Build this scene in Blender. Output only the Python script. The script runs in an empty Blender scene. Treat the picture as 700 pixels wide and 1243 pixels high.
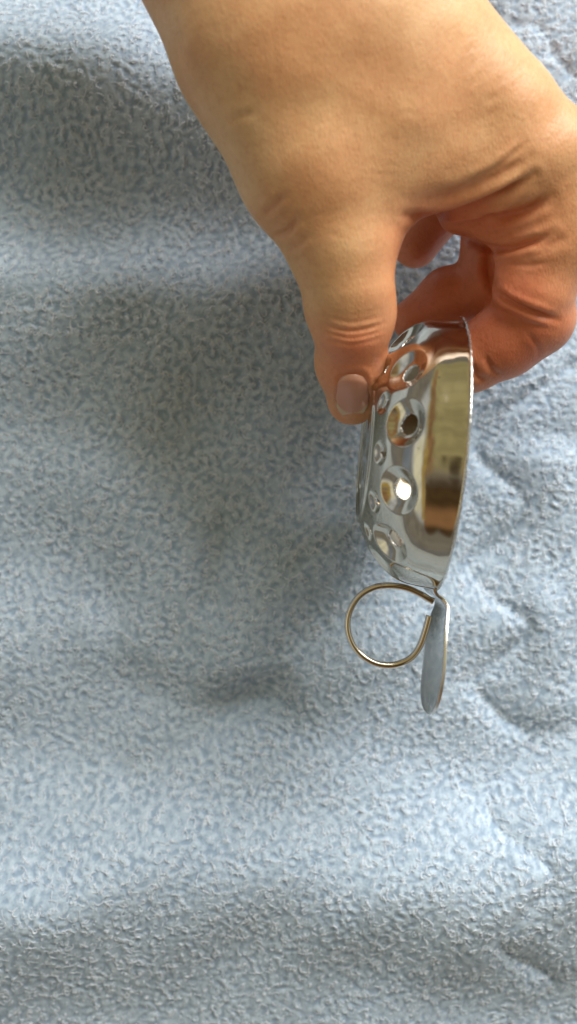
import bpy, bmesh, math, random
import numpy as np
from mathutils import Vector
from mathutils.bvhtree import BVHTree

rng = np.random.default_rng(7)
random.seed(7)
scene = bpy.context.scene
COL = scene.collection

# ------------------------------------------------------------------ camera
# everything below is designed in millimetres (MM turns it into metres):
# x to the right, y up the picture, z up from the blanket towards the camera
MM = 0.001
ZC = 318.0                       # camera height over the blanket
K = 0.21 / 273.0                 # mm per photo pixel per mm of distance


def W(px, py, z):
    d = ZC - z
    return np.array([(px - 350.0) * K * d, -(py - 621.5) * K * d, z])


cam_d = bpy.data.cameras.new('camera')
cam = bpy.data.objects.new('camera', cam_d)
COL.objects.link(cam)
cam.location = (0, 0, ZC * MM)
cam.rotation_euler = (0, 0, 0)
cam_d.sensor_fit = 'VERTICAL'
cam_d.angle_y = 2 * math.atan(621.5 * K)
cam_d.clip_start = 0.01
cam_d.clip_end = 20
cam_d.dof.use_dof = True
cam_d.dof.focus_distance = (ZC - 42) * MM
cam_d.dof.aperture_fstop = 5.6
scene.camera = cam

# ------------------------------------------------------------------ world: a dim warm room
world = bpy.data.worlds.new('World')
scene.world = world
world.use_nodes = True
wn, wl = world.node_tree.nodes, world.node_tree.links
bg = wn['Background']
bg.inputs['Strength'].default_value = 0.86
tc = wn.new('ShaderNodeTexCoord')
sep = wn.new('ShaderNodeSeparateXYZ')
wl.new(tc.outputs['Generated'], sep.inputs[0])


def wmath(op, a, b=None, c=None):
    n = wn.new('ShaderNodeMath')
    n.operation = op
    for i, v in enumerate((a, b, c)):
        if v is None:
            continue
        if isinstance(v, (int, float)):
            n.inputs[i].default_value = v
        else:
            wl.new(v, n.inputs[i])
    return n.outputs[0]


def wband(v, lo, hi, s=0.03):
    s = s * 1.6
    n1 = wn.new('ShaderNodeMapRange'); n1.interpolation_type = 'SMOOTHSTEP'
    wl.new(v, n1.inputs[0]); n1.inputs[1].default_value = lo - s; n1.inputs[2].default_value = lo + s
    n2 = wn.new('ShaderNodeMapRange'); n2.interpolation_type = 'SMOOTHSTEP'
    wl.new(v, n2.inputs[0]); n2.inputs[1].default_value = hi + s; n2.inputs[2].default_value = hi - s
    return wmath('MULTIPLY', n1.outputs[0], n2.outputs[0])


def wmix(fac, a, b):
    n = wn.new('ShaderNodeMix'); n.data_type = 'RGBA'
    if isinstance(fac, (int, float)):
        n.inputs['Factor'].default_value = fac
    else:
        wl.new(fac, n.inputs['Factor'])
    for key, v in (('A', a), ('B', b)):
        s = [i for i in n.inputs if i.name == key and i.type == 'RGBA'][0]
        if isinstance(v, tuple):
            s.default_value = v + (1,)
        else:
            wl.new(v, s)
    return [o for o in n.outputs if o.type == 'RGBA'][0]


X, Y, Z = sep.outputs[0], sep.outputs[1], sep.outputs[2]
# gnomonic coordinates of the ceiling (u to the right, v up the picture)
zs = wmath('MAXIMUM', Z, 0.02)
U = wmath('DIVIDE', X, zs)
V = wmath('DIVIDE', Y, zs)
wnz = wn.new('ShaderNodeTexNoise')
wnz.inputs['Scale'].default_value = 5.0
wnz.inputs['Detail'].default_value = 3.0
wl.new(tc.outputs['Generated'], wnz.inputs['Vector'])
wsp = wn.new('ShaderNodeSeparateColor')
wl.new(wnz.outputs['Color'], wsp.inputs[0])
U = wmath('ADD', U, wmath('MULTIPLY_ADD', wsp.outputs[0], 0.30, -0.15))
V = wmath('ADD', V, wmath('MULTIPLY_ADD', wsp.outputs[1], 0.50, -0.25))
ceiling = (0.62, 0.65, 0.68)
wall = (0.27, 0.25, 0.21)
dark = (0.055, 0.035, 0.018)
c = wmix(wband(Z, 0.42, 2.0, 0.04), wall, ceiling)
# invented colour patches of the unseen room, laid out for the bowl's reflections
c = wmix(wmath('MULTIPLY', wband(V, -0.4, 4.5, 0.2), wband(U, -0.8, 0.9, 0.1)), c, (0.46, 0.40, 0.20))
c = wmix(wmath('MULTIPLY', wband(V, -3.6, -0.30, 0.2), wband(U, -0.66, 1.5, 0.06)), c, (0.10, 0.06, 0.025))
c = wmix(wmath('MULTIPLY', wband(V, -2.3, -1.15, 0.2), wband(U, -0.66, 0.45, 0.08)), c, (0.34, 0.18, 0.08))
c = wmix(wmath('MULTIPLY', wband(U, -0.66, -0.40, 0.05), wband(V, -0.3, 3.0, 0.1)), c, (0.36, 0.21, 0.10))
c = wmix(wmath('MULTIPLY', wband(U, -0.82, -0.64, 0.03), wband(V, -1.8, 0.1, 0.1)), c, (0.55, 0.38, 0.10))
c = wmix(wmath('MULTIPLY', wband(U, -1.7, -0.86, 0.06), wband(V, -1.5, 0.3, 0.12)), c, (0.95, 0.92, 0.70))
c = wmix(wmath('MULTIPLY', wband(U, -6.0, -2.6, 0.3), wband(V, -2.6, 2.0, 0.4)), c, (0.25, 0.29, 0.35))
# the person holding the camera, just beside it
c = wmix(wmath('MULTIPLY', wband(U, -0.22, 0.30, 0.04), wband(V, -0.75, -0.05, 0.05)), c, dark)
below = wband(Z, -2.0, -0.02, 0.04)
wn2 = wn.new('ShaderNodeTexNoise')
wn2.inputs['Scale'].default_value = 6.0
wn2.inputs['Detail'].default_value = 2.0
wl.new(tc.outputs['Generated'], wn2.inputs['Vector'])
wr2 = wn.new('ShaderNodeMapRange')
wr2.inputs[1].default_value = 0.32; wr2.inputs[2].default_value = 0.68
wr2.inputs[3].default_value = 0.8; wr2.inputs[4].default_value = 1.2
wl.new(wn2.outputs['Fac'], wr2.inputs[0])
wvm = wn.new('ShaderNodeVectorMath'); wvm.operation = 'SCALE'
wl.new(c, wvm.inputs[0]); wl.new(wr2.outputs[0], wvm.inputs['Scale'])
c = wvm.outputs[0]
c = wmix(below, c, (0.22, 0.22, 0.22))
wl.new(c, bg.inputs['Color'])

# ------------------------------------------------------------------ lamps: window light from the upper right
def area(name, loc, target, size, size_y, power, color):
    d = bpy.data.lights.new(name, 'AREA')
    d.shape = 'RECTANGLE'
    d.size, d.size_y = size, size_y
    d.energy = power
    d.color = color
    o = bpy.data.objects.new(name, d)
    COL.objects.link(o)
    o.location = loc
    o.rotation_euler = (Vector(target) - Vector(loc)).to_track_quat('-Z', 'Y').to_euler()
    return o


area('window_light', (0.76, 1.28, 0.84), (0.0, 0.0, 0.0), 1.35, 1.35, 62, (1.0, 0.975, 0.94))

scene.view_settings.view_transform = 'Standard'
scene.view_settings.look = 'None'
scene.view_settings.exposure = 0.0
scene.view_settings.gamma = 1.0
scene.cycles.max_bounces = 8
scene.cycles.use_denoising = True


# ------------------------------------------------------------------ material helpers
def new_mat(name):
    m = bpy.data.materials.new(name)
    m.use_nodes = True
    return m, m.node_tree.nodes, m.node_tree.links, m.node_tree.nodes['Principled BSDF']


def node(ns, ty, **kw):
    n = ns.new(ty)
    for k, v in kw.items():
        setattr(n, k, v)
    return n


def link_obj(o, parent=None):
    COL.objects.link(o)
    if parent is not None:
        o.parent = parent
    return o


def mesh_obj(name, verts, faces, mat, parent=None, smooth=True):
    """verts in metres"""
    me = bpy.data.meshes.new(name)
    verts = np.asarray(verts, dtype=np.float32)
    faces = np.asarray(faces, dtype=np.int32)
    n = faces.shape[1]
    me.vertices.add(len(verts))
    me.vertices.foreach_set('co', verts.ravel())
    me.loops.add(faces.size)
    me.loops.foreach_set('vertex_index', faces.ravel())
    me.polygons.add(len(faces))
    me.polygons.foreach_set('loop_start', np.arange(0, faces.size, n, dtype=np.int32))
    me.polygons.foreach_set('loop_total', np.full(len(faces), n, dtype=np.int32))
    me.update(calc_edges=True)
    me.validate()
    me.polygons.foreach_set('use_smooth', np.full(len(me.polygons), smooth, dtype=bool))
    me.materials.append(mat)
    return link_obj(bpy.data.objects.new(name, me), parent)


def smoothstep(a, b, x):
    t = np.clip((x - a) / (b - a), 0, 1)
    return t * t * (3 - 2 * t)


def seg_dist(px, py, pts):
    """distance of points to a polyline and the arc parameter 0..1 of the nearest spot"""
    pts = np.asarray(pts, float)
    L = np.hypot(*(pts[1:] - pts[:-1]).T)
    cum = np.concatenate([[0], np.cumsum(L)])
    best = np.full(px.shape, 1e9)
    par = np.zeros(px.shape)
    for i in range(len(pts) - 1):
        ax, ay = pts[i]
        dx, dy = pts[i + 1] - pts[i]
        t = np.clip(((px - ax) * dx + (py - ay) * dy) / (L[i] ** 2 + 1e-9), 0, 1)
        d = np.hypot(px - ax - t * dx, py - ay - t * dy)
        m = d < best
        best = np.where(m, d, best)
        par = np.where(m, (cum[i] + t * L[i]) / cum[-1], par)
    return best, par


def spline(pts, n=8):
    """Catmull-Rom through the points"""
    p = np.asarray(pts, float)
    p = np.vstack([2 * p[0] - p[1], p, 2 * p[-1] - p[-2]])
    out = []
    for i in range(1, len(p) - 2):
        for t in np.linspace(0, 1, n, endpoint=False):
            a, b, c_, d = p[i - 1], p[i], p[i + 1], p[i + 2]
            out.append(0.5 * (2 * b + (c_ - a) * t + (2 * a - 5 * b + 4 * c_ - d) * t * t + (3 * b - a - 3 * c_ + d) * t ** 3))
    out.append(p[-2])
    return np.array(out)


# ------------------------------------------------------------------ blanket
PXB = K * ZC                                     # mm per photo pixel on the blanket


def band_tile(N, mm, lo, hi, aniso=None, ang=0.0):
    """periodic band-passed noise, wavelengths lo..hi (mm) on a tile mm wide"""
    f = np.fft.fftfreq(N, mm / N)
    fx, fy = np.meshgrid(f, f, indexing='xy')
    if aniso:
        ca, sa = math.cos(ang), math.sin(ang)
        a = fx * ca + fy * sa
        b = -fx * sa + fy * ca
        fr = np.hypot(a * aniso, b)
    else:
        fr = np.hypot(fx, fy)
    flo, fhi = 1 / hi, 1 / lo
    fc, bw = 0.5 * (flo + fhi), 0.5 * (fhi - flo)
    H = np.exp(-((fr - fc) / bw) ** 2)
    n = np.fft.ifft2(np.fft.fft2(rng.standard_normal((N, N))) * H).real
    return n / n.std()


TN, TMM = 1024, 256.0


def make_pile():
    w = band_tile(TN, TMM, 12, 30)
    w2 = band_tile(TN, TMM, 12, 30)
    parts = [band_tile(TN, TMM, 1.7, 3.7, 2.2, a) for a in (0.3, 1.1, 1.9, 2.7)]
    th = (w * 1.3)                                # local lie of the pile
    ws = [np.exp(1.6 * np.cos(2 * (th - a + 0.6))) for a in (0.3, 1.1, 1.9, 2.7)]
    s = sum(ws)
    n = sum(p * q for p, q in zip(parts, ws)) / s
    n /= n.std()
    r = 1 - np.abs(n) * 0.9                       # curly ridges
    blob = band_tile(TN, TMM, 2.0, 4.0)
    big = band_tile(TN, TMM, 4, 9)
    fine = band_tile(TN, TMM, 0.7, 1.4)
    h = 0.42 * np.tanh(n) + 0.10 * np.clip(r, -1, 1) + (0.30 + 0.1 * np.tanh(w2)) * np.tanh(blob) + 0.20 * fine + 0.2 * np.tanh(big)
    h *= 0.85 + 0.2 * np.tanh(w2)
    return h


PILE = make_pile()


def sample_tile(T, x, y):
    u = (x / TMM * TN) % TN
    v = (y / TMM * TN) % TN
    i0, j0 = np.floor(u).astype(int), np.floor(v).astype(int)
    fu, fv = u - i0, v - j0
    i0 %= TN; j0 %= TN
    i1, j1 = (i0 + 1) % TN, (j0 + 1) % TN
    return (T[j0, i0] * (1 - fu) * (1 - fv) + T[j0, i1] * fu * (1 - fv) + T[j1, i0] * (1 - fu) * fv + T[j1, i1] * fu * fv)


SEAM_R = spline([(700, 440), (653, 473), (609, 504), (590, 536), (594, 556), (622, 580), (645, 611), (632, 643), (586, 680), (581, 698),
                 (610, 731), (645, 756), (640, 779), (592, 819), (583, 838), (616, 876), (654, 904), (628, 939), (600, 970), (603, 1002),
                 (664, 1050), (640, 1090), (608, 1130), (620, 1160), (680, 1205), (650, 1250), (620, 1300), (655, 1345), (690, 1390)], 6)
SEAM_T = spline([(560, -60), (590, -20), (618, 8), (650, 12), (668, 22), (680, 55), (705, 78), (740, 100), (760, 140)], 5)
SEAM_X = spline([(700, 440), (745, 430), (770, 400), (745, 360), (720, 330), (745, 290), (780, 250), (750, 200), (760, 140)], 5)


def ridge(px, py, pts, wn_, ws_, amp, fade=0.12):
    """a soft fold along a line: wn_ = width on its upper (picture) side, ws_ = on its lower side"""
    P = spline(pts, 6)
    d, t = seg_dist(px, py, P)
    # side: sign from the line's y at this x-ish place
    i = np.clip((t * (len(P) - 1)).astype(int), 0, len(P) - 2)
    dx, dy = (P[i + 1] - P[i])[..., 0], (P[i + 1] - P[i])[..., 1]
    s = dx * (py - P[i][..., 1]) - dy * (px - P[i][..., 0])
    w_ = np.where(s > 0, ws_, wn_)
    e = smoothstep(0, fade, t) * smoothstep(0, fade, 1 - t)
    return amp * e * np.exp(-(d / w_) ** 2)


def bed_height(x, y, micro=True):
    px, py = 350 + x / PXB, 621.5 - y / PXB
    h = np.full(x.shape, -9.0)
    near = np.exp(-(np.maximum(np.abs(px - 350) - 520, 0) / 250) ** 2 - (np.maximum(np.abs(py - 621) - 800, 0) / 300) ** 2)
    f = np.zeros(x.shape)
    # folds, listed from the top of the photograph down
    f += ridge(px, py, [(-260, 20), (-60, 62), (120, 88), (300, 120), (430, 150)], 75, 88, 9.5)
    f += ridge(px, py, [(-260, 300), (-40, 345), (130, 362), (300, 372), (460, 340)], 62, 125, 8.5)
    f += ridge(px, py, [(-150, 640), (60, 600), (150, 640), (205, 730), (160, 850)], 75, 70, 3.0)
    f += ridge(px, py, [(560, 560), (420, 640), (330, 700), (290, 790), (300, 860)][::-1], 50, 55, 6.0)
    f -= ridge(px, py, [(285, 610), (268, 660), (258, 700), (246, 770)], 22, 22, 2.0, 0.3)
    f += ridge(px, py, [(-220, 760), (-40, 800), (60, 770), (140, 760)], 60, 60, 2.4)
    f += ridge(px, py, [(330, 850), (430, 800), (560, 760), (700, 740)], 50, 45, 2.2)
    f -= ridge(px, py, [(120, 960), (180, 940), (260, 880), (330, 830)], 30, 30, 1.2)
    f += ridge(px, py, [(-300, 1200), (-80, 1155), (20, 1118), (110, 1086), (200, 1066), (310, 1062), (430, 1082), (590, 1086), (680, 1052), (860, 1010)], 95, 120, 8.6)
    f += 3.5 * np.exp(-((px + 10) / 90) ** 2 - ((py - 1085) / 50) ** 2)
    yc = np.interp(px, [-300, -80, 60, 200, 330, 470, 600, 680, 860], [1180, 1150, 1100, 1066, 1062, 1080, 1086, 1052, 1010])
    f -= 2.5 * smoothstep(-10, 250, py - yc) * (1 - 0.35 * smoothstep(350, 700, px)) * smoothstep(900, 300, py - yc)
    f += ridge(px, py, [(690, 520), (685, 640), (690, 760), (700, 900)], 45, 60, 2.2)
    f += 1.5 * np.sin(px / 95 + 1.3 * np.sin(py / 140)) * np.sin(py / 82 + 0.7)
    f += 0.75 * np.sin(px / 41 + 2 + np.sin(py / 60)) * np.sin(py / 37 + px / 90)
    h += 1.75 * f * near
    # far away the blanket only undulates
    h += (1 - near) * (6 * np.sin(x / 90 + 0.4) * np.sin(y / 120 + 1) + 3 * np.sin(y / 45 + x / 70))
    puff = np.zeros(x.shape)
    for S, m in ((SEAM_R, 1.0), (SEAM_T, 0.9), (SEAM_X, 0.8)):
        bb = (px > S[:, 0].min() - 120) & (px < S[:, 0].max() + 120) & (py > S[:, 1].min() - 120) & (py < S[:, 1].max() + 120)
        d, t = seg_dist(px[bb], py[bb], S)
        wob = 0.8 + 0.3 * np.sin(t * 57)
        g = -0.9 * m * wob * np.exp(-(d / 6.5) ** 2) - 0.5 * m * wob * np.exp(-(d / 22) ** 2)
        if S is SEAM_R:                           # the padding swells again only slowly to the right of the seam
            sx = np.interp(py[bb], S[:, 1], S[:, 0])
            q = px[bb] - sx
            g -= 1.3 * np.where(q > 0, np.exp(-(q / 42) ** 2), np.exp(-(q / 24) ** 2)) * smoothstep(440, 490, py[bb])
        puff[bb] += g
    h += puff
    if micro:
        a = smoothstep(420, 200, np.hypot(x, y * 0.8))
        h += (0.21 * a + 0.1) * sample_tile(PILE, x, y)
    return h


def axis_coords(inner, outer, step, nout):
    a = np.arange(-inner, inner + step / 2, step)
    g = np.geomspace(1, 1 + (outer - inner), nout)[1:] - 1 + 0
    g = inner + (np.linspace(0, 1, nout)[1:] ** 2.2) * (outer - inner)
    return np.concatenate([-g[::-1], a, g])


def build_blanket():
    xs = axis_coords(98, 800, 0.30, 46)
    ys = axis_coords(166, 900, 0.30, 46)
    gx, gy = np.meshgrid(xs, ys, indexing='xy')
    gz = bed_height(gx, gy)
    nx, ny = len(xs), len(ys)
    v = np.stack([gx, gy, gz], -1).reshape(-1, 3) * MM
    idx = np.arange(nx * ny).reshape(ny, nx)
    f = np.stack([idx[:-1, :-1], idx[:-1, 1:], idx[1:, 1:], idx[1:, :-1]], -1).reshape(-1, 4)
    m, ns, ls, b = new_mat('fleece')
    at = node(ns, 'ShaderNodeAttribute', attribute_name='pile')
    ramp = node(ns, 'ShaderNodeValToRGB')
    ramp.color_ramp.elements[0].position = 0.1
    ramp.color_ramp.elements[0].color = (0.275, 0.365, 0.47, 1)
    ramp.color_ramp.elements[1].position = 0.9
    ramp.color_ramp.elements[1].color = (0.485, 0.588, 0.683, 1)
    ls.new(at.outputs['Fac'], ramp.inputs[0])
    tcn = node(ns, 'ShaderNodeTexCoord')
    nz = node(ns, 'ShaderNodeTexNoise')
    nz.inputs['Scale'].default_value = 22
    nz.inputs['Detail'].default_value = 5
    ls.new(tcn.outputs['Object'], nz.inputs['Vector'])
    mx = node(ns, 'ShaderNodeMix', data_type='RGBA', blend_type='MULTIPLY')
    mx.inputs['Factor'].default_value = 0.35
    cr = node(ns, 'ShaderNodeValToRGB')
    cr.color_ramp.elements[0].position = 0.3
    cr.color_ramp.elements[0].color = (0.80, 0.84, 0.92, 1)
    cr.color_ramp.elements[1].position = 0.7
    cr.color_ramp.elements[1].color = (1, 1, 1, 1)
    ls.new(nz.outputs['Fac'], cr.inputs[0])
    ls.new(ramp.outputs[0], mx.inputs[6])
    ls.new(cr.outputs[0], mx.inputs[7])
    ls.new(mx.outputs[2], b.inputs['Base Color'])
    b.inputs['Roughness'].default_value = 1.0
    b.inputs['Specular IOR Level'].default_value = 0.1
    b.inputs['Sheen Weight'].default_value = 0.35
    b.inputs['Sheen Roughness'].default_value = 0.5
    fn = node(ns, 'ShaderNodeTexNoise')
    fn.inputs['Scale'].default_value = 1400
    fn.inputs['Detail'].default_value = 4
    ls.new(tcn.outputs['Object'], fn.inputs['Vector'])
    bp = node(ns, 'ShaderNodeBump')
    bp.inputs['Strength'].default_value = 0.5
    bp.inputs['Distance'].default_value = 0.0003
    ls.new(fn.outputs['Fac'], bp.inputs['Height'])
    ls.new(bp.outputs[0], b.inputs['Normal'])
    o = mesh_obj('blanket', v, f, m)
    p = sample_tile(PILE, gx, gy).ravel()
    p = np.clip(0.5 + 0.38 * (p - p.mean()) / p.std() / 1.3, 0, 1)
    a = o.data.attributes.new('pile', 'FLOAT', 'POINT')
    a.data.foreach_set('value', p.astype(np.float32))
    o['label'] = 'pale blue fleece blanket with soft folds and scalloped quilting seams, lying under the hand'
    o['category'] = 'blanket'
    return o


blanket = build_blanket()


def build_fuzz():
    """loose curled fibres standing out of the fleece"""
    N = 46000
    x = rng.uniform(-97, 97, N)
    y = rng.uniform(-164, 164, N)
    p = sample_tile(PILE, x, y)
    keep = rng.uniform(size=N) < np.clip(0.35 + 0.9 * p, 0.1, 1)
    x, y = x[keep], y[keep]
    N = len(x)
    n = 7
    L = rng.uniform(1.2, 3.6, N)
    a = rng.uniform(0, 2 * math.pi, N)
    curl = rng.normal(0, 1.1, N)
    P = np.zeros((N, n, 3))
    cx, cy = x.copy(), y.copy()
    px_, py_ = [], []
    for k in range(n):
        px_.append(cx.copy()); py_.append(cy.copy())
        cx += L / (n - 1) * np.cos(a)
        cy += L / (n - 1) * np.sin(a)
        a = a + curl * 0.6 + rng.normal(0, 0.35, N)
    PX_, PY_ = np.stack(px_, 1), np.stack(py_, 1)
    H = bed_height(PX_, PY_)
    lift = np.sin(np.linspace(0, math.pi, n))[None, :] * rng.uniform(0.05, 0.55, N)[:, None]
    P[..., 0], P[..., 1], P[..., 2] = PX_, PY_, H + lift + 0.03
    hc = bpy.data.hair_curves.new('fleece_fibre')
    hc.add_curves([n] * N)
    hc.points.foreach_set('position', (P.reshape(-1, 3) * MM).astype(np.float32).ravel())
    r = np.tile(np.array([0.4, 1, 1, 1, 1, 0.8, 0.3]), N) * np.repeat(rng.uniform(0.05, 0.125, N), n) * MM
    at = hc.attributes.get('radius') or hc.attributes.new('radius', 'FLOAT', 'POINT')
    at.data.foreach_set('value', r.astype(np.float32))
    m, ns, ls, b = new_mat('fibre')
    b.inputs['Base Color'].default_value = (0.72, 0.77, 0.83, 1)
    b.inputs['Roughness'].default_value = 0.7
    b.inputs['Specular IOR Level'].default_value = 0.3
    hc.materials.append(m)
    o = bpy.data.objects.new('fleece_fibre', hc)
    link_obj(o, blanket)
    o['kind'] = 'stuff'
    return o


build_fuzz()


def build_stitching():
    m, ns, ls, b = new_mat('thread')
    b.inputs['Base Color'].default_value = (0.24, 0.31, 0.40, 1)
    b.inputs['Roughness'].default_value = 0.9
    for S in (SEAM_R, SEAM_T):
        X_, Y_ = (S[:, 0] - 350) * PXB, -(S[:, 1] - 621.5) * PXB
        # resample to stitches
        P = np.stack([X_, Y_], 1)
        L = np.concatenate([[0], np.cumsum(np.hypot(*(P[1:] - P[:-1]).T))])
        s = np.arange(0, L[-1], 0.25)
        xx, yy = np.interp(s, L, P[:, 0]), np.interp(s, L, P[:, 1])
        zz = bed_height(xx, yy, False) - 0.15 + 0.22 * np.sin(s / 2.6 * 2 * math.pi)
        verts, faces = [], []
        for i in range(len(s)):
            j0, j1 = max(i - 1, 0), min(i + 1, len(s) - 1)
            t = np.array([xx[j1] - xx[j0], yy[j1] - yy[j0]]); t /= np.hypot(*t) + 1e-9
            for k in range(6):
                a = k * math.pi / 3
                verts.append((xx[i] - t[1] * 0.16 * math.cos(a), yy[i] + t[0] * 0.16 * math.cos(a), zz[i] + 0.14 * math.sin(a)))
        for i in range(len(s) - 1):
            for k in range(6):
                faces.append((i * 6 + k, i * 6 + (k + 1) % 6, i * 6 + 6 + (k + 1) % 6, i * 6 + 6 + k))
        mesh_obj('quilting_seam', np.array(verts) * MM, faces, m, blanket)


build_stitching()


# ------------------------------------------------------------------ polished metal
def metal(name, col, rough, scratches=0.12, tint=None):
    m, ns, ls, b = new_mat(name)
    b.inputs['Metallic'].default_value = 1.0
    tcn = node(ns, 'ShaderNodeTexCoord')
    n1 = node(ns, 'ShaderNodeTexNoise')
    n1.inputs['Scale'].default_value = 60
    n1.inputs['Detail'].default_value = 6
    ls.new(tcn.outputs['Object'], n1.inputs['Vector'])
    mr = node(ns, 'ShaderNodeMapRange')
    mr.inputs[1].default_value = 0.35
    mr.inputs[2].default_value = 0.75
    mr.inputs[3].default_value = rough * 0.7
    mr.inputs[4].default_value = rough * 3.0
    ls.new(n1.outputs['Fac'], mr.inputs[0])
    ls.new(mr.outputs[0], b.inputs['Roughness'])
    # small stains and water marks
    n2 = node(ns, 'ShaderNodeTexVoronoi')
    n2.inputs['Scale'].default_value = 210
    ls.new(tcn.outputs['Object'], n2.inputs['Vector'])
    r2 = node(ns, 'ShaderNodeMapRange')
    r2.inputs[1].default_value = 0.05
    r2.inputs[2].default_value = 0.12
    ls.new(n2.outputs['Distance'], r2.inputs[0])
    mx = node(ns, 'ShaderNodeMix', data_type='RGBA')
    mx.inputs[6].default_value = tuple(c_ * 0.55 for c_ in col) + (1,)
    mx.inputs[7].default_value = col + (1,)
    n3 = node(ns, 'ShaderNodeTexNoise')
    n3.inputs['Scale'].default_value = 30
    ls.new(tcn.outputs['Object'], n3.inputs['Vector'])
    r3 = node(ns, 'ShaderNodeMapRange')
    r3.inputs[1].default_value = 0.56
    r3.inputs[2].default_value = 0.5
    ls.new(n3.outputs['Fac'], r3.inputs[0])
    mm_ = node(ns, 'ShaderNodeMath', operation='MAXIMUM')
    ls.new(r2.outputs[0], mm_.inputs[0])
    ls.new(r3.outputs[0], mm_.inputs[1])
    ls.new(mm_.outputs[0], mx.inputs['Factor'])
    ls.new(mx.outputs[2], b.inputs['Base Color'])
    # hammered unevenness of pressed sheet
    n4 = node(ns, 'ShaderNodeTexNoise')
    n4.inputs['Scale'].default_value = 110
    n4.inputs['Detail'].default_value = 2
    ls.new(tcn.outputs['Object'], n4.inputs['Vector'])
    bp = node(ns, 'ShaderNodeBump')
    bp.inputs['Strength'].default_value = scratches
    bp.inputs['Distance'].default_value = 0.001
    ls.new(n4.outputs['Fac'], bp.inputs['Height'])
    ls.new(bp.outputs[0], b.inputs['Normal'])
    return m


STEEL = metal('polished_steel', (0.59, 0.55, 0.465), 0.05, 0.08)
SATIN = metal('brushed_steel', (0.58, 0.57, 0.55), 0.08, 0.03)
INSIDE_TINT = metal('bowl_inside_reflection_tint', (0.36, 0.31, 0.235), 0.10, 0.3)  # brown room reflection and a dimmer window glint put into the colour
STEEL_EDGE = metal('cut_steel_edge', (0.74, 0.73, 0.70), 0.16, 0.5)
WIRE = metal('wire_steel', (0.68, 0.61, 0.51), 0.10, 0.05)

DC = W(540, 552, 45)                              # centre of the rim circle
TD = np.array([-30.0, -335.0, 0.0]); TD /= np.linalg.norm(TD)   # along the rim, down the picture
AX = np.array([TD[1], -TD[0], 0.0])               # from the rim to the bottom of the bowl: to the left
UP = np.array([0, 0, 1.0])
tilt = math.radians(0.0)
AX, UP = AX * math.cos(tilt) + UP * math.sin(tilt), UP * math.cos(tilt) - AX * math.sin(tilt)

strainer = bpy.data.objects.new('strainer', None)
COL.objects.link(strainer)
strainer.location = Vector(DC * MM)
strainer.empty_display_size = 0.01
strainer['label'] = 'small polished steel strainer bowl with punched holes, held on edge between thumb and fingers'
strainer['category'] = 'strainer'


def D(d, t, u):
    """bowl frame (mm): d towards the bowl's bottom, t down the picture, u up -> local metres of the strainer"""
    d, t, u = np.asarray(d, float), np.asarray(t, float), np.asarray(u, float)
    return (AX * d[..., None] + TD * t[..., None] + UP * u[..., None]) * MM


RR = 34.6
PROFILE = spline([(0, RR + 0.25), (0.6, RR), (4, RR - 0.55), (8, RR - 1.3), (11, RR - 2.6), (13.4, RR - 4.5), (15.5, RR - 6.7), (17.3, 25.6), (18.7, 22.9),
                  (19.6, 20.8), (20.1, 19.5), (20.7, 18.9), (20.8, 18.1), (20.3, 17.3), (20.2, 12), (20.2, 7), (20.2, 2.0)], 10)


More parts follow.
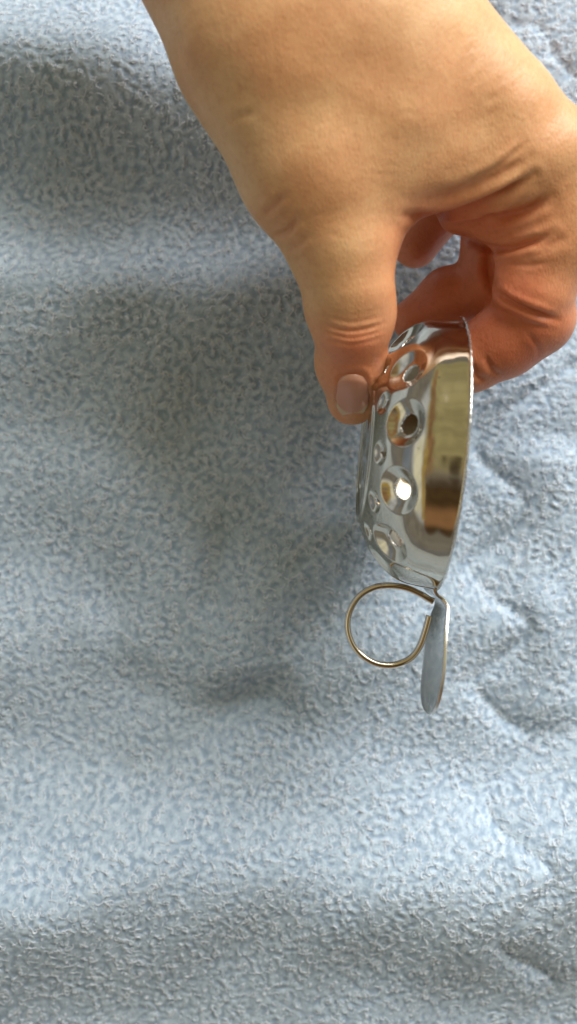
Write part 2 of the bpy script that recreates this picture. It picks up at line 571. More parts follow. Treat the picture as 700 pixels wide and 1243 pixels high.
def build_bowl():
    d_ = np.hypot(*(PROFILE[1:] - PROFILE[:-1]).T)
    S = np.concatenate([[0], np.cumsum(d_)])
    NS, NP = 230, 900
    s = np.linspace(0, S[-1], NS)
    pd, pr = np.interp(s, S, PROFILE[:, 0]), np.interp(s, S, PROFILE[:, 1])
    nd, nr = np.gradient(pr, s), -np.gradient(pd, s)
    nl = np.hypot(nd, nr)
    nd, nr = -nd / nl, -nr / nl                   # outward normal in the profile plane
    # make sure it points outward/left
    ph = np.linspace(0, 2 * math.pi, NP, endpoint=False)
    Sg, Pg = np.meshgrid(s, ph, indexing='ij')
    disp = np.zeros_like(Sg)
    cut = np.zeros_like(Sg, bool)
    holes = []

    def s_at(dval):
        return np.interp(dval, PROFILE[:120, 0], S[:120])
    s_big, s_small = s_at(14.2), s_at(18.5)
    for k in range(12):
        holes.append((s_big, math.radians(22 + 30 * k + 1.2 * math.sin(k * 2.1)), 2.6 + 0.15 * math.sin(k * 3.7), 5.7, 2.0 + 0.2 * math.sin(k * 1.9)))
        holes.append((s_small, math.radians(6 + 30 * k), 1.3, 2.9, 0.95))
    for n_, rad in ((8, 12.0), (4, 6.0)):
        for k in range(n_):
            holes.append((S[-1] - (rad - 2.0), 2 * math.pi * k / n_ + 0.2, 1.3, 2.4, 0.4))
    S2, P2 = Sg.copy(), Pg.copy()
    rg = np.interp(s, S, PROFILE[:, 1])
    for (s0, p0, rh, rd, dep) in holes:
        r0 = np.interp(s0, S, PROFILE[:, 1])
        u = Sg - s0
        v = ((Pg - p0 + math.pi) % (2 * math.pi) - math.pi) * r0
        q = np.hypot(u, v)
        m = q < rd
        t = np.clip((q - rh) / (rd - rh), 0, 1)
        disp[m] -= (dep * (1 - t ** 1.5))[m]
        # snap a ring of vertices on to the hole's edge
        near = (np.abs(q - rh) < 0.17) & (q > 1e-6)
        sc = rh / np.maximum(q, 1e-6)
        S2[near] = s0 + (u * sc)[near]
        P2[near] = p0 + ((v * sc)[near] / r0)
        cut |= q < rh - 1e-4 - 0.08
    fd = np.interp(S2, S, PROFILE[:, 0]); fr = np.interp(S2, S, PROFILE[:, 1])
    Nd, Nr = np.interp(S2, s, nd), np.interp(S2, s, nr)
    # outward = away from the axis (or towards +d on the base)
    sign = np.where(Nr * 1.0 + Nd * 0.6 < 0, -1, 1)
    Nd, Nr = Nd * sign, Nr * sign
    wob = 0.06 * np.sin(3 * P2 + 1) + 0.035 * np.sin(7 * P2 + S2 * 0.4) + 0.012 * np.sin(19 * P2 + S2)
    fd = fd + Nd * disp
    fr = fr + Nr * disp + wob
    v = D(fd, fr * np.sin(P2), fr * np.cos(P2))
    idx = np.arange(NS * NP).reshape(NS, NP)
    nxt = np.roll(idx, -1, axis=1)
    f = np.stack([idx[:-1], idx[1:], nxt[1:], nxt[:-1]], -1)
    # a face goes when its centre lies in a hole
    Cs = 0.5 * (Sg[:-1] + Sg[1:])
    Cp = Pg[:-1] + math.pi / NP
    gone = np.zeros_like(Cs, bool)
    for (s0, p0, rh, rd, dep) in holes:
        r0 = np.interp(s0, S, PROFILE[:, 1])
        vv = ((Cp - p0 + math.pi) % (2 * math.pi) - math.pi) * r0
        gone |= np.hypot(Cs - s0, vv) < rh
    f = f[~gone].reshape(-1, 4)
    # closing disc at the middle of the base
    verts = v.reshape(-1, 3)
    o = mesh_obj('bowl', verts, f, STEEL, strainer)
    bm = bmesh.new(); bm.from_mesh(o.data)
    bm.verts.ensure_lookup_table()
    loop = [bm.verts[idx[-1, j]] for j in range(NP)]
    bm.faces.new(loop)
    loose = [w for w in bm.verts if not w.link_faces]
    bmesh.ops.delete(bm, geom=loose, context='VERTS')
    bmesh.ops.recalc_face_normals(bm, faces=bm.faces)
    for fc in bm.faces:
        fc.smooth = True
    bm.to_mesh(o.data); bm.free()
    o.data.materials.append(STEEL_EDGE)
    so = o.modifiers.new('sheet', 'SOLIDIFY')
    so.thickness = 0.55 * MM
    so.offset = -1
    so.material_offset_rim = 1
    o.data.materials.append(INSIDE_TINT)
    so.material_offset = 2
    return o


bowl = build_bowl()


def build_rim():
    """the rough cut lip round the mouth of the bowl"""
    NP, n = 720, 8
    verts, faces = [], []
    r_ = np.random.default_rng(3)
    jag = np.convolve(r_.normal(0, 1, NP + 8), np.ones(3) / 3, 'same')[:NP] * 0.10
    for i in range(NP):
        p = 2 * math.pi * i / NP
        for k in range(n):
            a = 2 * math.pi * k / n
            rr = RR + 0.02 + (0.36 + 0.3 * jag[i]) * math.cos(a)
            dd = -0.1 + (0.30 + jag[i]) * math.sin(a)
            verts.append(D(dd, rr * math.sin(p), rr * math.cos(p)))
    for i in range(NP):
        for k in range(n):
            a, b_ = i * n + k, i * n + (k + 1) % n
            c_, d_ = ((i + 1) % NP) * n + (k + 1) % n, ((i + 1) % NP) * n + k
            faces.append((a, b_, c_, d_))
    mesh_obj('rim', np.array(verts), faces, STEEL_EDGE, strainer)


build_rim()


def build_handle():
    """leaf shaped lug on the rim: centre line goes out, steps away from the bowl and runs on"""
    sv = spline([(33.4, 0.3, 6.5), (34.6, 0.2, 6.0), (35.6, -0.7, 5.6), (36.6, -2.2, 5.6), (38.5, -3.2, 6.6), (42, -3.0, 8.6), (47, -2.8, 10.6), (53, -2.9, 11.6),
                 (58, -2.7, 11.0), (62, -2.4, 9.2), (64.6, -2.0, 6.4), (65.8, -1.8, 3.6), (66.2, -1.8, 1.5)], 8)
    nu = 25
    verts, faces = [], []
    for s_, d_, w_ in sv:
        for j in range(nu):
            e = -1 + 2 * j / (nu - 1)
            cup = (0.9 * e * e - 0.9 * e) * min(1, w_ / 10)          # cupped towards the bowl
            verts.append(D(d_ + cup, s_, e * w_))
    for i in range(len(sv) - 1):
        for j in range(nu - 1):
            a = i * nu + j
            faces.append((a, a + 1, a + nu + 1, a + nu))
    o = mesh_obj('handle', np.array(verts), faces, SATIN, strainer)
    o.data.materials.append(STEEL_EDGE)
    so = o.modifiers.new('sheet', 'SOLIDIFY')
    so.thickness = 0.75 * MM
    so.offset = 0
    so.material_offset_rim = 1
    bv = o.modifiers.new('soft_edge', 'BEVEL')
    bv.width = 0.16 * MM
    bv.segments = 2
    bv.limit_method = 'ANGLE'
    return o


handle = build_handle()


def tube(name, pts, r, mat, parent, origin, n=12, flat=1.0):
    P = np.asarray(pts)
    verts, faces = [], []
    for i in range(len(P)):
        t = P[min(i + 1, len(P) - 1)] - P[max(i - 1, 0)]
        t /= np.linalg.norm(t)
        s_ = np.cross(t, [0, 0, 1]); s_ /= np.linalg.norm(s_)
        u_ = np.cross(s_, t)
        for k in range(n):
            a = 2 * math.pi * k / n
            verts.append(P[i] + s_ * r * math.cos(a) + u_ * r * flat * math.sin(a))
    for i in range(len(P) - 1):
        for k in range(n):
            faces.append((i * n + k, i * n + (k + 1) % n, (i + 1) * n + (k + 1) % n, (i + 1) * n + k))
    V_ = (np.array(verts) - origin) * MM
    o = mesh_obj(name, V_, faces, mat, parent)
    bm = bmesh.new(); bm.from_mesh(o.data); bm.verts.ensure_lookup_table()
    bm.faces.new([bm.verts[k] for k in range(n)])
    bm.faces.new([bm.verts[(len(P) - 1) * n + k] for k in range(n)][::-1])
    bmesh.ops.recalc_face_normals(bm, faces=bm.faces)
    bm.to_mesh(o.data); bm.free()
    return o


ring_px = [(526, 730, 41), (520, 727, 41), (510, 721, 41), (494, 714, 41), (475, 711, 41), (455, 713, 41), (437, 723, 41), (425, 741, 41), (422, 762, 41),
           (428, 782, 41), (441, 797, 41), (459, 806, 41), (479, 807, 41), (498, 799, 41), (509, 785, 41), (516, 766, 41), (521, 747, 41)]
ring_pts = spline([W(*p) for p in ring_px], 10)
tube('hanging_ring', ring_pts, 0.87, WIRE, strainer, DC)


# ------------------------------------------------------------------ the hand
def capsule(P, a, b, r1, r2, fn=None, ff=1.0):
    """tapered capsule distance; fn/ff flatten it along a direction (ff < 1 = thinner)"""
    a, b = np.asarray(a, float), np.asarray(b, float)
    Q = P - a
    ab = b - a
    if fn is not None:
        fn = np.asarray(fn, float); fn = fn / np.linalg.norm(fn)
        k = 1 / ff - 1
        Q = Q + (Q @ fn)[..., None] * fn * k
        ab = ab + ab.dot(fn) * fn * k
    L2 = ab.dot(ab)
    t = np.clip((Q @ ab) / L2, 0, 1)
    t2 = t * t * (3 - 2 * t) * 0.35 + t * 0.65
    return np.linalg.norm(Q - t[..., None] * ab, axis=-1) - (r1 + (r2 - r1) * t2)


def smin(a, b, k):
    h = np.clip(0.5 + 0.5 * (b - a) / k, 0, 1)
    return b + (a - b) * h - k * h * (1 - h)


def surface_nets(F, origin, step):
    """naive surface nets: numpy field -> quads"""
    nx, ny, nz = F.shape
    ins = F < 0
    cnt = np.zeros((nx - 1, ny - 1, nz - 1), np.int8)
    acc = np.zeros((nx - 1, ny - 1, nz - 1, 3), np.float32)
    num = np.zeros((nx - 1, ny - 1, nz - 1), np.float32)
    ii = [slice(0, -1), slice(1, None)]
    corners = [(i, j, k) for i in (0, 1) for j in (0, 1) for k in (0, 1)]
    for c_ in corners:
        cnt += ins[ii[c_[0]], ii[c_[1]], ii[c_[2]]]
    act = (cnt > 0) & (cnt < 8)
    for axis in range(3):
        for o1 in (0, 1):
            for o2 in (0, 1):
                c0 = [0, 0, 0]; oth = [q for q in range(3) if q != axis]
                c0[oth[0]], c0[oth[1]] = o1, o2
                c1 = list(c0); c1[axis] = 1
                f0 = F[ii[c0[0]], ii[c0[1]], ii[c0[2]]]
                f1 = F[ii[c1[0]], ii[c1[1]], ii[c1[2]]]
                cr = (f0 < 0) != (f1 < 0)
                t = np.where(cr, f0 / np.where(f0 == f1, 1, f0 - f1), 0)
                acc[..., oth[0]] += cr * o1
                acc[..., oth[1]] += cr * o2
                acc[..., axis] += cr * t
                num += cr
    I = np.argwhere(act)
    idm = np.full(act.shape, -1, np.int64)
    idm[act] = np.arange(len(I))
    V_ = (I + acc[act] / num[act][:, None]) * step + origin
    faces = []
    for axis in range(3):
        oth = [q for q in range(3) if q != axis]
        sl0 = [slice(None)] * 3; sl1 = [slice(None)] * 3
        sl0[axis] = slice(0, -1); sl1[axis] = slice(1, None)
        a0, a1 = ins[tuple(sl0)], ins[tuple(sl1)]
        E = np.argwhere(a0 != a1)
        ok = (E[:, oth[0]] > 0) & (E[:, oth[1]] > 0)
        ok &= (E[:, oth[0]] < F.shape[oth[0]] - 1) & (E[:, oth[1]] < F.shape[oth[1]] - 1)
        E = E[ok]
        q = []
        for (o1, o2) in ((-1, -1), (0, -1), (0, 0), (-1, 0)):
            Ec = E.copy(); Ec[:, oth[0]] += o1; Ec[:, oth[1]] += o2
            q.append(idm[Ec[:, 0], Ec[:, 1], Ec[:, 2]])
        q = np.stack(q, 1)
        flip = a0[E[:, 0], E[:, 1], E[:, 2]]
        if axis == 1:
            flip = ~flip
        q = np.where(flip[:, None], q, q[:, ::-1])
        faces.append(q)
    return V_, np.concatenate(faces)


def hand_field(P):
    C = lambda a, b, r1, r2, fn=None, ff=1.0: capsule(P, W(*a), W(*b), r1, r2, fn, ff)
    z = (0, 0, 1)
    # forearm and wrist
    d = C((170, -330, 66), (318, -60, 66), 30, 27, z, 0.78)
    d = smin(d, C((318, -60, 66), (405, 60, 66), 27, 26, z, 0.80), 14)
    # metacarpal mass: back of the hand towards the index knuckle
    d = smin(d, C((400, 30, 66), (590, 150, 60), 29, 16.5, z, 0.85), 11)
    d = smin(d, C((500, 50, 62), (645, 190, 56), 17, 13), 8)
    # deeper metacarpals (middle, ring, little) under it
    d = smin(d, C((420, -10, 48), (610, 170, 40), 21, 13), 9)
    d = smin(d, C((420, -10, 38), (610, 180, 26), 15, 10), 8)
    d = smin(d, C((590, 100, 30), (655, 240, 24), 11, 10.5), 5)
    d = smin(d, C((560, 90, 18), (640, 235, 12), 10.5, 9.5), 5)
    # thumb metacarpal with thenar
    d = smin(d, C((322, 70, 68), (380, 205, 66), 20, 16.5), 11)
    d = smin(d, C((380, 205, 66), (414, 300, 64), 16.5, 11.8), 7)
    d = smin(d, C((470, 160, 64), (440, 235, 62), 17, 13), 10)
    # web between thumb and index
    web = C((470, 207, 62), (620, 200, 58), 13, 12.5, (0, 1, 0.3), 0.8)
    d = smin(d, web, 7)
    # thumb phalanges
    th = C((412, 300, 64), (424, 352, 63), 11.8, 10.2)
    th = smin(th, C((424, 352, 63), (427, 398, 60), 10.2, 9.0), 2.0)
    th = smin(th, C((427, 392, 59.5), (426, 440, 52), 9.3, 8.5), 2.2)
    th = smin(th, C((426, 440, 52), (426, 487, 42.5), 8.5, 6.0), 3.0)
    th = smin(th, C((428, 440, 48), (432, 480, 41), 7.2, 5.5), 4.0)      # pulp
    th = smin(th, C((403, 374, 61), (446, 378, 61), 6.2, 6.2), 4.0)      # IP joint breadth
    d = smin(d, th, 4.5)
    # index finger
    ix = C((672, 200, 56), (672, 280, 52), 13, 12.5)
    ix = smin(ix, C((672, 260, 52), (648, 352, 50), 12.6, 10.4), 4)
    ix = smin(ix, C((560, 256, 50), (645, 262, 50), 6.0, 9.5), 5)          # fold at the finger's base
    d = smin(d, ix, 5)
    mid = C((650, 385, 46), (612, 414, 42), 10.2, 9.3)
    mid = smin(mid, C((612, 414, 42), (570, 437, 39), 9.3, 8.3), 2)
    mid = smin(mid, C((570, 437, 39), (545, 452, 38), 8.3, 7.0), 2)
    d = smin(d, mid, 1.4)
    # middle finger: hooks under, its tip reaches the bowl's rim
    mf = C((660, 200, 38), (610, 275, 34), 10, 9.5)
    mf = smin(mf, C((605, 265, 34), (594, 350, 32), 9.3, 9.0), 3)
    mf = smin(mf, C((594, 352, 31), (546, 362, 27), 9.0, 8.3), 1.6)
    mf = smin(mf, C((546, 362, 27), (501, 388, 24), 8.3, 5.9), 2)
    d = smin(d, mf, 2.0)
    # ring finger
    rf = C((620, 170, 28), (565, 225, 24), 10, 7.8)
    rf = smin(rf, C((565, 225, 24), (530, 258, 20), 7.8, 6.8), 2)
    rf = smin(rf, C((530, 258, 20), (504, 297, 17), 7.4, 6.5), 2)
    d = smin(d, rf, 2.0)
    # little finger
    lf = C((600, 150, 18), (540, 190, 12), 8.5, 7.0)
    lf = smin(lf, C((540, 190, 12), (495, 215, 9), 7.0, 5.8), 2)
    d = smin(d, lf, 2.0)
    return d


def build_hand():
    h = 1.0
    lo = np.array([-62.0, 20.0, -2.0]); hi = np.array([100.0, 215.0, 98.0])
    n = np.ceil((hi - lo) / h).astype(int)
    F = np.empty(n + 1, np.float32)
    xs = lo[0] + np.arange(n[0] + 1) * h
    ys = lo[1] + np.arange(n[1] + 1) * h
    zs_ = lo[2] + np.arange(n[2] + 1) * h
    gy, gz = np.meshgrid(ys, zs_, indexing='ij')
    B = 24
    for i in range(0, len(xs), B):
        gx = xs[i:i + B]
        P = np.empty((len(gx), len(ys), len(zs_), 3))
        P[..., 0] = gx[:, None, None]; P[..., 1] = gy; P[..., 2] = gz
        F[i:i + B] = hand_field(P)
    F[0] = F[-1] = 1; F[:, 0] = F[:, -1] = 1; F[:, :, 0] = F[:, :, -1] = 1
    V_, Q = surface_nets(F, lo, h)
    m = skin_material()
    o = mesh_obj('hand', V_ * MM, Q, m)
    # one round of subdivision for the creases, done on the mesh itself
    bm = bmesh.new(); bm.from_mesh(o.data)
    bmesh.ops.recalc_face_normals(bm, faces=bm.faces)
    bm.to_mesh(o.data); bm.free()
    sd = o.modifiers.new('s', 'SUBSURF'); sd.levels = 1; sd.render_levels = 1
    dg = bpy.context.evaluated_depsgraph_get()
    me = bpy.data.meshes.new_from_object(o.evaluated_get(dg))
    o.modifiers.clear()
    old = o.data; o.data = me; bpy.data.meshes.remove(old); me.name = 'hand'
    co = np.empty(len(me.vertices) * 3, np.float32); me.vertices.foreach_get('co', co)
    co = co.reshape(-1, 3).astype(float) / MM
    nr = np.empty(len(me.vertices) * 3, np.float32); me.vertices.foreach_get('normal', nr)
    nr = nr.reshape(-1, 3).astype(float)
    k = K * (ZC - co[:, 2])
    px, py = 350 + co[:, 0] / k, 621.5 - co[:, 1] / k
    vd = np.array([0, 0, ZC]) - co; vd /= np.linalg.norm(vd, axis=1)[:, None]
    face = smoothstep(-0.1, 0.35, (nr * vd).sum(1))
    disp = np.zeros(len(co))

    def crease(pts, wd, dep, zmin=40, bulge=0.35, zmax=200):
        P_ = spline(pts, 6)
        d, t = seg_dist(px, py, P_)
        e = smoothstep(0, 0.25, t) * smoothstep(0, 0.25, 1 - t) * 0.85 + 0.15
        e = e * smoothstep(zmin - 4, zmin + 2, co[:, 2]) * (co[:, 2] < zmax)
        return face * e * dep * (-np.exp(-(d / wd) ** 2) + bulge * np.exp(-((d - 2.2 * wd) / (1.3 * wd)) ** 2))
    # thumb joint wrinkles
    for (y0, w_, dp, b_) in ((389, 3.6, 0.22, 0.3), (399, 3.0, 0.50, 0.35), (407, 2.6, 0.38, 0.25), (415, 2.4, 0.2, 0.2), (380, 3.0, 0.1, 0.2)):
        disp += crease([(392, y0 - 5), (405, y0 - 1), (425, y0 + 3), (446, y0), (466, y0 - 6)], w_, dp, 45, b_)
    # side of the thumb's base and wrist
    disp += crease([(318, 262), (330, 252), (345, 236)], 4.5, 0.6, 45)
    disp += crease([(330, 288), (350, 280), (362, 262)], 4, 0.7, 45)
    disp += crease([(268, 150), (290, 142), (312, 136)], 5, 0.2, 45)
    disp += crease([(345, 305), (362, 298), (376, 284)], 4, 0.3, 45)
    # web folds running to the index knuckle
    disp += crease([(492, 262), (530, 262), (572, 250), (610, 234), (648, 212)], 5, 2.2, 40, 0.45)
    disp += crease([(520, 240), (560, 232), (600, 216), (640, 190)], 7, 0.7, 40, 0.5)
    disp += crease([(585, 258), (612, 262), (640, 255), (668, 238)], 6, 1.3, 40, 0.5)
    disp += crease([(552, 280), (580, 296), (612, 302), (650, 292), (672, 282)], 4.5, 1.3, 36, 0.4)
    disp += crease([(596, 300), (592, 325), (598, 350)], 5, 1.1, 36, 0.4)
    disp += crease([(596, 350), (618, 366), (645, 378), (676, 388)], 3.8, 1.2, 32, 0.4)
    disp += crease([(572, 440), (578, 455), (590, 462)], 4, 0.6, 30, 0.3)
    disp += crease([(600, 372), (625, 384), (650, 394), (672, 402)], 3, 0.2, 30, 0.3)
    disp += crease([(588, 430), (596, 446), (612, 458)], 3, 0.35, 28, 0.3)
    disp += crease([(640, 404), (652, 420), (656, 436)], 3, 0.3, 28, 0.3)
    disp += crease([(612, 318), (640, 322), (668, 318)], 3, 0.25, 36, 0.3)
    disp += crease([(500, 268), (540, 272), (575, 268), (604, 274)], 4, 0.6, 36, 0.4)
    disp += crease([(560, 225), (600, 205), (640, 172)], 4, 0.35, 40, 0.4)
    disp += crease([(640, 300), (668, 296), (690, 285)], 7, 0.5, 36, 0.4)
    # bed of the thumbnail and the folds of skin round it
    qx, qy = np.abs(px - 428) / 20.0, np.abs(py - 483) / 31.0
    sq = (qx ** 4 + qy ** 4) ** 0.25
    nf = face * (co[:, 2] > 36) * (np.abs(px - 428) < 60)
    disp += nf * (-0.42 * smoothstep(1.08, 0.92, sq) + 0.16 * np.exp(-((sq - 1.16) / 0.10) ** 2) * smoothstep(512, 490, py))
    # fine lines over the index knuckle and the back of the hand
    for q_ in range(34):
        x0, y0 = rng.uniform(540, 690), rng.uniform(60, 240)
        l_ = rng.uniform(14, 40); an = rng.normal(-0.75, 0.25)
        disp += crease([(x0, y0), (x0 + l_ * 0.5 * math.cos(an), y0 + l_ * 0.5 * math.sin(an) + rng.normal(0, 1.5)), (x0 + l_ * math.cos(an), y0 + l_ * math.sin(an))], 3.4, rng.uniform(0.02, 0.07), 45, 0.4)
    for q_ in range(22):
        x0, y0 = rng.uniform(300, 480), rng.uniform(120, 370)
        l_ = rng.uniform(12, 34); an = rng.normal(0.1, 0.3)
        disp += crease([(x0, y0), (x0 + l_ * 0.5 * math.cos(an), y0 + l_ * 0.5 * math.sin(an) + rng.normal(0, 1.5)), (x0 + l_ * math.cos(an), y0 + l_ * math.sin(an))], 3.4, rng.uniform(0.02, 0.05), 45, 0.4)
    # tendons and small unevenness of the back of the hand
    disp += 0.22 * np.sin(px / 23 + 0.9 * np.sin(py / 31)) * np.sin(py / 27 + px / 60) * face
    co2 = co + nr * disp[:, None]
    me.vertices.foreach_set('co', (co2 * MM).astype(np.float32).ravel())
    me.polygons.foreach_set('use_smooth', np.ones(len(me.polygons), bool))
    # blood under the skin: fingers, folds and palm are redder than the back of the hand
    def blob(x_, y_, rx, ry):
        return np.exp(-((px - x_) / rx) ** 2 - ((py - y_) / ry) ** 2)
    flush = 0.95 * blob(620, 420, 95, 70) + 0.75 * blob(610, 320, 90, 75) + 0.85 * blob(520, 320, 60, 70) + 0.75 * blob(428, 455, 60, 55)
    flush += 0.45 * blob(570, 262, 70, 24) + 0.35 * blob(425, 410, 50, 25)
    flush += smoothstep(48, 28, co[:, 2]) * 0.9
    flush += 0.25 * np.clip(-disp, 0, 2)
    a = me.attributes.new('flush', 'FLOAT', 'POINT')
    a.data.foreach_set('value', np.clip(flush, 0, 1).astype(np.float32))
    me.update()
    o['label'] = 'bare hand reaching down to pinch the steel strainer between thumb and bent index finger'
    o['category'] = 'hand'
    return o


def skin_material():
    m, ns, ls, b = new_mat('skin')
    tcn = node(ns, 'ShaderNodeTexCoord')
    at = node(ns, 'ShaderNodeAttribute', attribute_name='flush')
    base = node(ns, 'ShaderNodeMix', data_type='RGBA')
    base.inputs[6].default_value = (0.625, 0.395, 0.205, 1)
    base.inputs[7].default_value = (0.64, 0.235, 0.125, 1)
    ls.new(at.outputs['Fac'], base.inputs['Factor'])
    n1 = node(ns, 'ShaderNodeTexNoise')
    n1.inputs['Scale'].default_value = 120
    n1.inputs['Detail'].default_value = 6
    n1.inputs['Roughness'].default_value = 0.65
    ls.new(tcn.outputs['Object'], n1.inputs['Vector'])
    r1 = node(ns, 'ShaderNodeValToRGB')
    r1.color_ramp.elements[0].position = 0.3
    r1.color_ramp.elements[0].color = (0.80, 0.68, 0.60, 1)
    r1.color_ramp.elements[1].position = 0.68
    r1.color_ramp.elements[1].color = (1.06, 1.04, 1.02, 1)
    ls.new(n1.outputs['Fac'], r1.inputs[0])
    n0 = node(ns, 'ShaderNodeTexNoise')
    n0.inputs['Scale'].default_value = 38
    n0.inputs['Detail'].default_value = 3
    ls.new(tcn.outputs['Object'], n0.inputs['Vector'])
    r0 = node(ns, 'ShaderNodeValToRGB')
    r0.color_ramp.elements[0].position = 0.38
    r0.color_ramp.elements[0].color = (1.0, 0.86, 0.80, 1)
    r0.color_ramp.elements[1].position = 0.62
    r0.color_ramp.elements[1].color = (1.04, 1.04, 1.0, 1)
    ls.new(n0.outputs['Fac'], r0.inputs[0])
    n3 = node(ns, 'ShaderNodeTexNoise')
    n3.inputs['Scale'].default_value = 620
    n3.inputs['Detail'].default_value = 4
    n3.inputs['Roughness'].default_value = 0.7
    ls.new(tcn.outputs['Object'], n3.inputs['Vector'])
    r3 = node(ns, 'ShaderNodeValToRGB')
    r3.color_ramp.elements[0].position = 0.34
    r3.color_ramp.elements[0].color = (0.80, 0.66, 0.58, 1)
    r3.color_ramp.elements[1].position = 0.52
    r3.color_ramp.elements[1].color = (1.02, 1.02, 1.02, 1)
    ls.new(n3.outputs['Fac'], r3.inputs[0])
    m0 = node(ns, 'ShaderNodeMix', data_type='RGBA', blend_type='MULTIPLY')
    m0.inputs['Factor'].default_value = 1.0
    ls.new(base.outputs[2], m0.inputs[6]); ls.new(r0.outputs[0], m0.inputs[7])
    m3 = node(ns, 'ShaderNodeMix', data_type='RGBA', blend_type='MULTIPLY')
    m3.inputs['Factor'].default_value = 0.35
    ls.new(m0.outputs[2], m3.inputs[6]); ls.new(r3.outputs[0], m3.inputs[7])
    mx = node(ns, 'ShaderNodeMix', data_type='RGBA', blend_type='MULTIPLY')
    mx.inputs['Factor'].default_value = 0.5
    ls.new(m3.outputs[2], mx.inputs[6])
    ls.new(r1.outputs[0], mx.inputs[7])
    ls.new(mx.outputs[2], b.inputs['Base Color'])
    b.inputs['Subsurface Weight'].default_value = 0.25
    b.inputs['Subsurface Radius'].default_value = (1.0, 0.35, 0.18)
    b.inputs['Subsurface Scale'].default_value = 0.0022
    b.inputs['Roughness'].default_value = 0.42
    b.inputs['Specular IOR Level'].default_value = 0.35
    # skin relief: fine cells + stretched lines
    v1 = node(ns, 'ShaderNodeTexVoronoi')
    v1.inputs['Scale'].default_value = 1150
    v1.feature = 'DISTANCE_TO_EDGE'
    mp = node(ns, 'ShaderNodeMapping')
    mp.inputs['Rotation'].default_value = (0, 0, 0.6)
    mp.inputs['Scale'].default_value = (1, 0.5, 1)
    ls.new(tcn.outputs['Object'], mp.inputs['Vector'])
    ls.new(mp.outputs[0], v1.inputs['Vector'])
    n2 = node(ns, 'ShaderNodeTexNoise')
    n2.inputs['Scale'].default_value = 420
    n2.inputs['Detail'].default_value = 5
    ls.new(mp.outputs[0], n2.inputs['Vector'])
    ad = node(ns, 'ShaderNodeMath', operation='MULTIPLY_ADD')
    ls.new(v1.outputs['Distance'], ad.inputs[0])
    ad.inputs[1].default_value = 0.7
    ls.new(n2.outputs['Fac'], ad.inputs[2])
    bp = node(ns, 'ShaderNodeBump')
    bp.inputs['Strength'].default_value = 0.38
    bp.inputs['Distance'].default_value = 0.0004
    ls.new(ad.outputs[0], bp.inputs['Height'])
    ls.new(bp.outputs[0], b.inputs['Normal'])
    return m


hand = build_hand()


def nail_material():
    m, ns, ls, b = new_mat('nail')
    at = node(ns, 'ShaderNodeAttribute', attribute_name='along')
    r = node(ns, 'ShaderNodeValToRGB')
    e = r.color_ramp.elements
    e[0].position = 0.0; e[0].color = (0.66, 0.37, 0.26, 1)
    e[1].position = 0.80; e[1].color = (0.62, 0.29, 0.19, 1)
    k = e.new(0.87); k.color = (0.62, 0.46, 0.29, 1)
    k = e.new(0.2); k.color = (0.60, 0.275, 0.18, 1)
    ls.new(at.outputs['Fac'], r.inputs[0])
    ls.new(r.outputs[0], b.inputs['Base Color'])
    b.inputs['Roughness'].default_value = 0.27
    b.inputs['Subsurface Weight'].default_value = 0.2
    b.inputs['Subsurface Radius'].default_value = (1.0, 0.4, 0.2)
    b.inputs['Subsurface Scale'].default_value = 0.001
    tcn = node(ns, 'ShaderNodeTexCoord')
    mp = node(ns, 'ShaderNodeMapping')
    mp.inputs['Scale'].default_value = (1, 0.04, 0.2)
    n2 = node(ns, 'ShaderNodeTexNoise')
    n2.inputs['Scale'].default_value = 1600
    ls.new(tcn.outputs['Object'], mp.inputs[0]); ls.new(mp.outputs[0], n2.inputs['Vector'])
    bp = node(ns, 'ShaderNodeBump')
    bp.inputs['Strength'].default_value = 0.25
    bp.inputs['Distance'].default_value = 0.0002
    ls.new(n2.outputs['Fac'], bp.inputs['Height'])
    ls.new(bp.outputs[0], b.inputs['Normal'])
    return m


NAIL = nail_material()


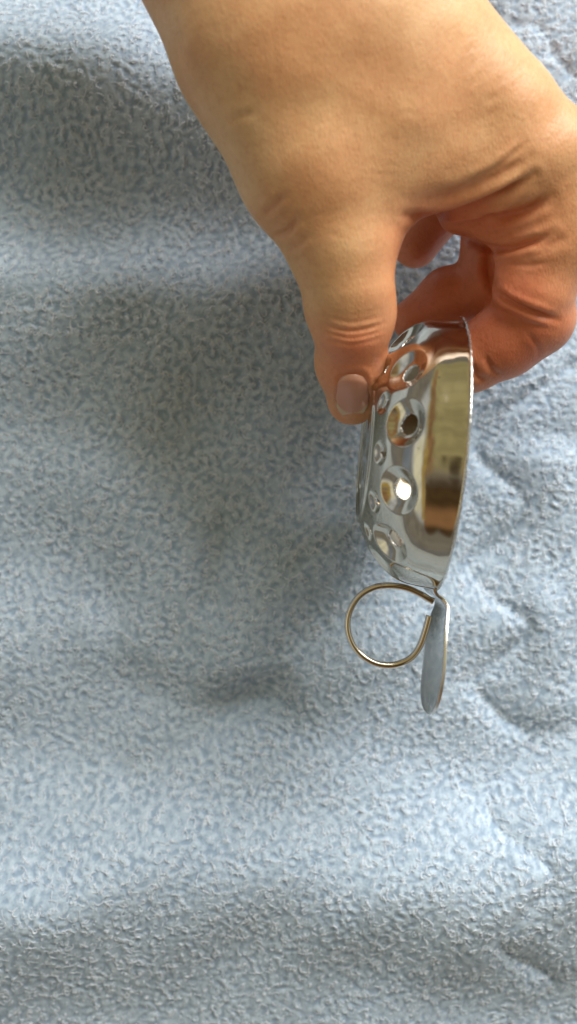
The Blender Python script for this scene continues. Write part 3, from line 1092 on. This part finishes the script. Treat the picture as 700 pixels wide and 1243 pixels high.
def build_nail(base_px, tip_px, half, grow=0.3, over=0.12):
    """nail plate on the finger: fitted to the skin below it, a little proud, with a free edge"""
    bvh = BVHTree.FromObject(hand, bpy.context.evaluated_depsgraph_get())
    b0, t0 = np.array(base_px, float), np.array(tip_px, float)
    ax = t0 - b0; L = np.hypot(*ax); ax /= L
    sd = np.array([-ax[1], ax[0]])
    cam_o = Vector((0, 0, ZC * MM))

    def hit(px, py):
        d = Vector(((px - 350) * K, -(py - 621.5) * K, -1)).normalized()
        h_, n_, i_, q_ = bvh.ray_cast(cam_o, d)
        return None if h_ is None else np.array(h_) / MM
    pts = []
    for u in np.linspace(0, 0.85, 10):
        for v in np.linspace(-0.8, 0.8, 9):
            p = b0 + ax * L * u + sd * half * v
            h_ = hit(*p)
            if h_ is not None:
                pts.append((u, v, h_[2]))
    pts = np.array(pts)
    A = np.stack([np.ones(len(pts)), pts[:, 0], pts[:, 0] ** 2, pts[:, 1], pts[:, 1] ** 2], 1)
    cf = np.linalg.lstsq(A, pts[:, 2], rcond=None)[0]
    nu, nv = 28, 21
    verts, al, faces = [], [], []
    for i in range(nu):
        u0 = i / (nu - 1)
        for j in range(nv):
            v = -1 + 2 * j / (nv - 1)
            # rounded base, rounded free edge
            top = 0.0 + 0.15 * abs(v) ** 2.2
            end = 1.0 + over - 0.34 * abs(v) ** 2.2
            u = top + (end - top) * u0
            wv = half * (0.93 + 0.10 * math.sin(math.pi * min(u0, 1)))
            p = b0 + ax * L * u + sd * wv * v
            uc = min(u, 0.8)
            z = cf[0] + cf[1] * u + cf[2] * (uc * uc + (u - uc) * 2 * uc * 0.8) + cf[3] * v + cf[4] * v * v
            z += grow - 0.55 * max(0, 0.12 - u0) / 0.12 - 0.5 * max(0, abs(v) - 0.88) / 0.12 * (1 if u0 < 0.8 else 0.3)
            verts.append(W(p[0], p[1], z)); al.append(u0)
    for i in range(nu - 1):
        for j in range(nv - 1):
            a = i * nv + j
            faces.append((a, a + nv, a + nv + 1, a + 1))
    o = mesh_obj('fingernail', np.array(verts) * MM, faces, NAIL, hand)
    at = o.data.attributes.new('along', 'FLOAT', 'POINT')
    at.data.foreach_set('value', np.array(al, np.float32))
    so = o.modifiers.new('plate', 'SOLIDIFY'); so.thickness = 0.45 * MM; so.offset = 0
    return o


build_nail((428, 454), (427, 505), 19.8, 0.30, 0.10)
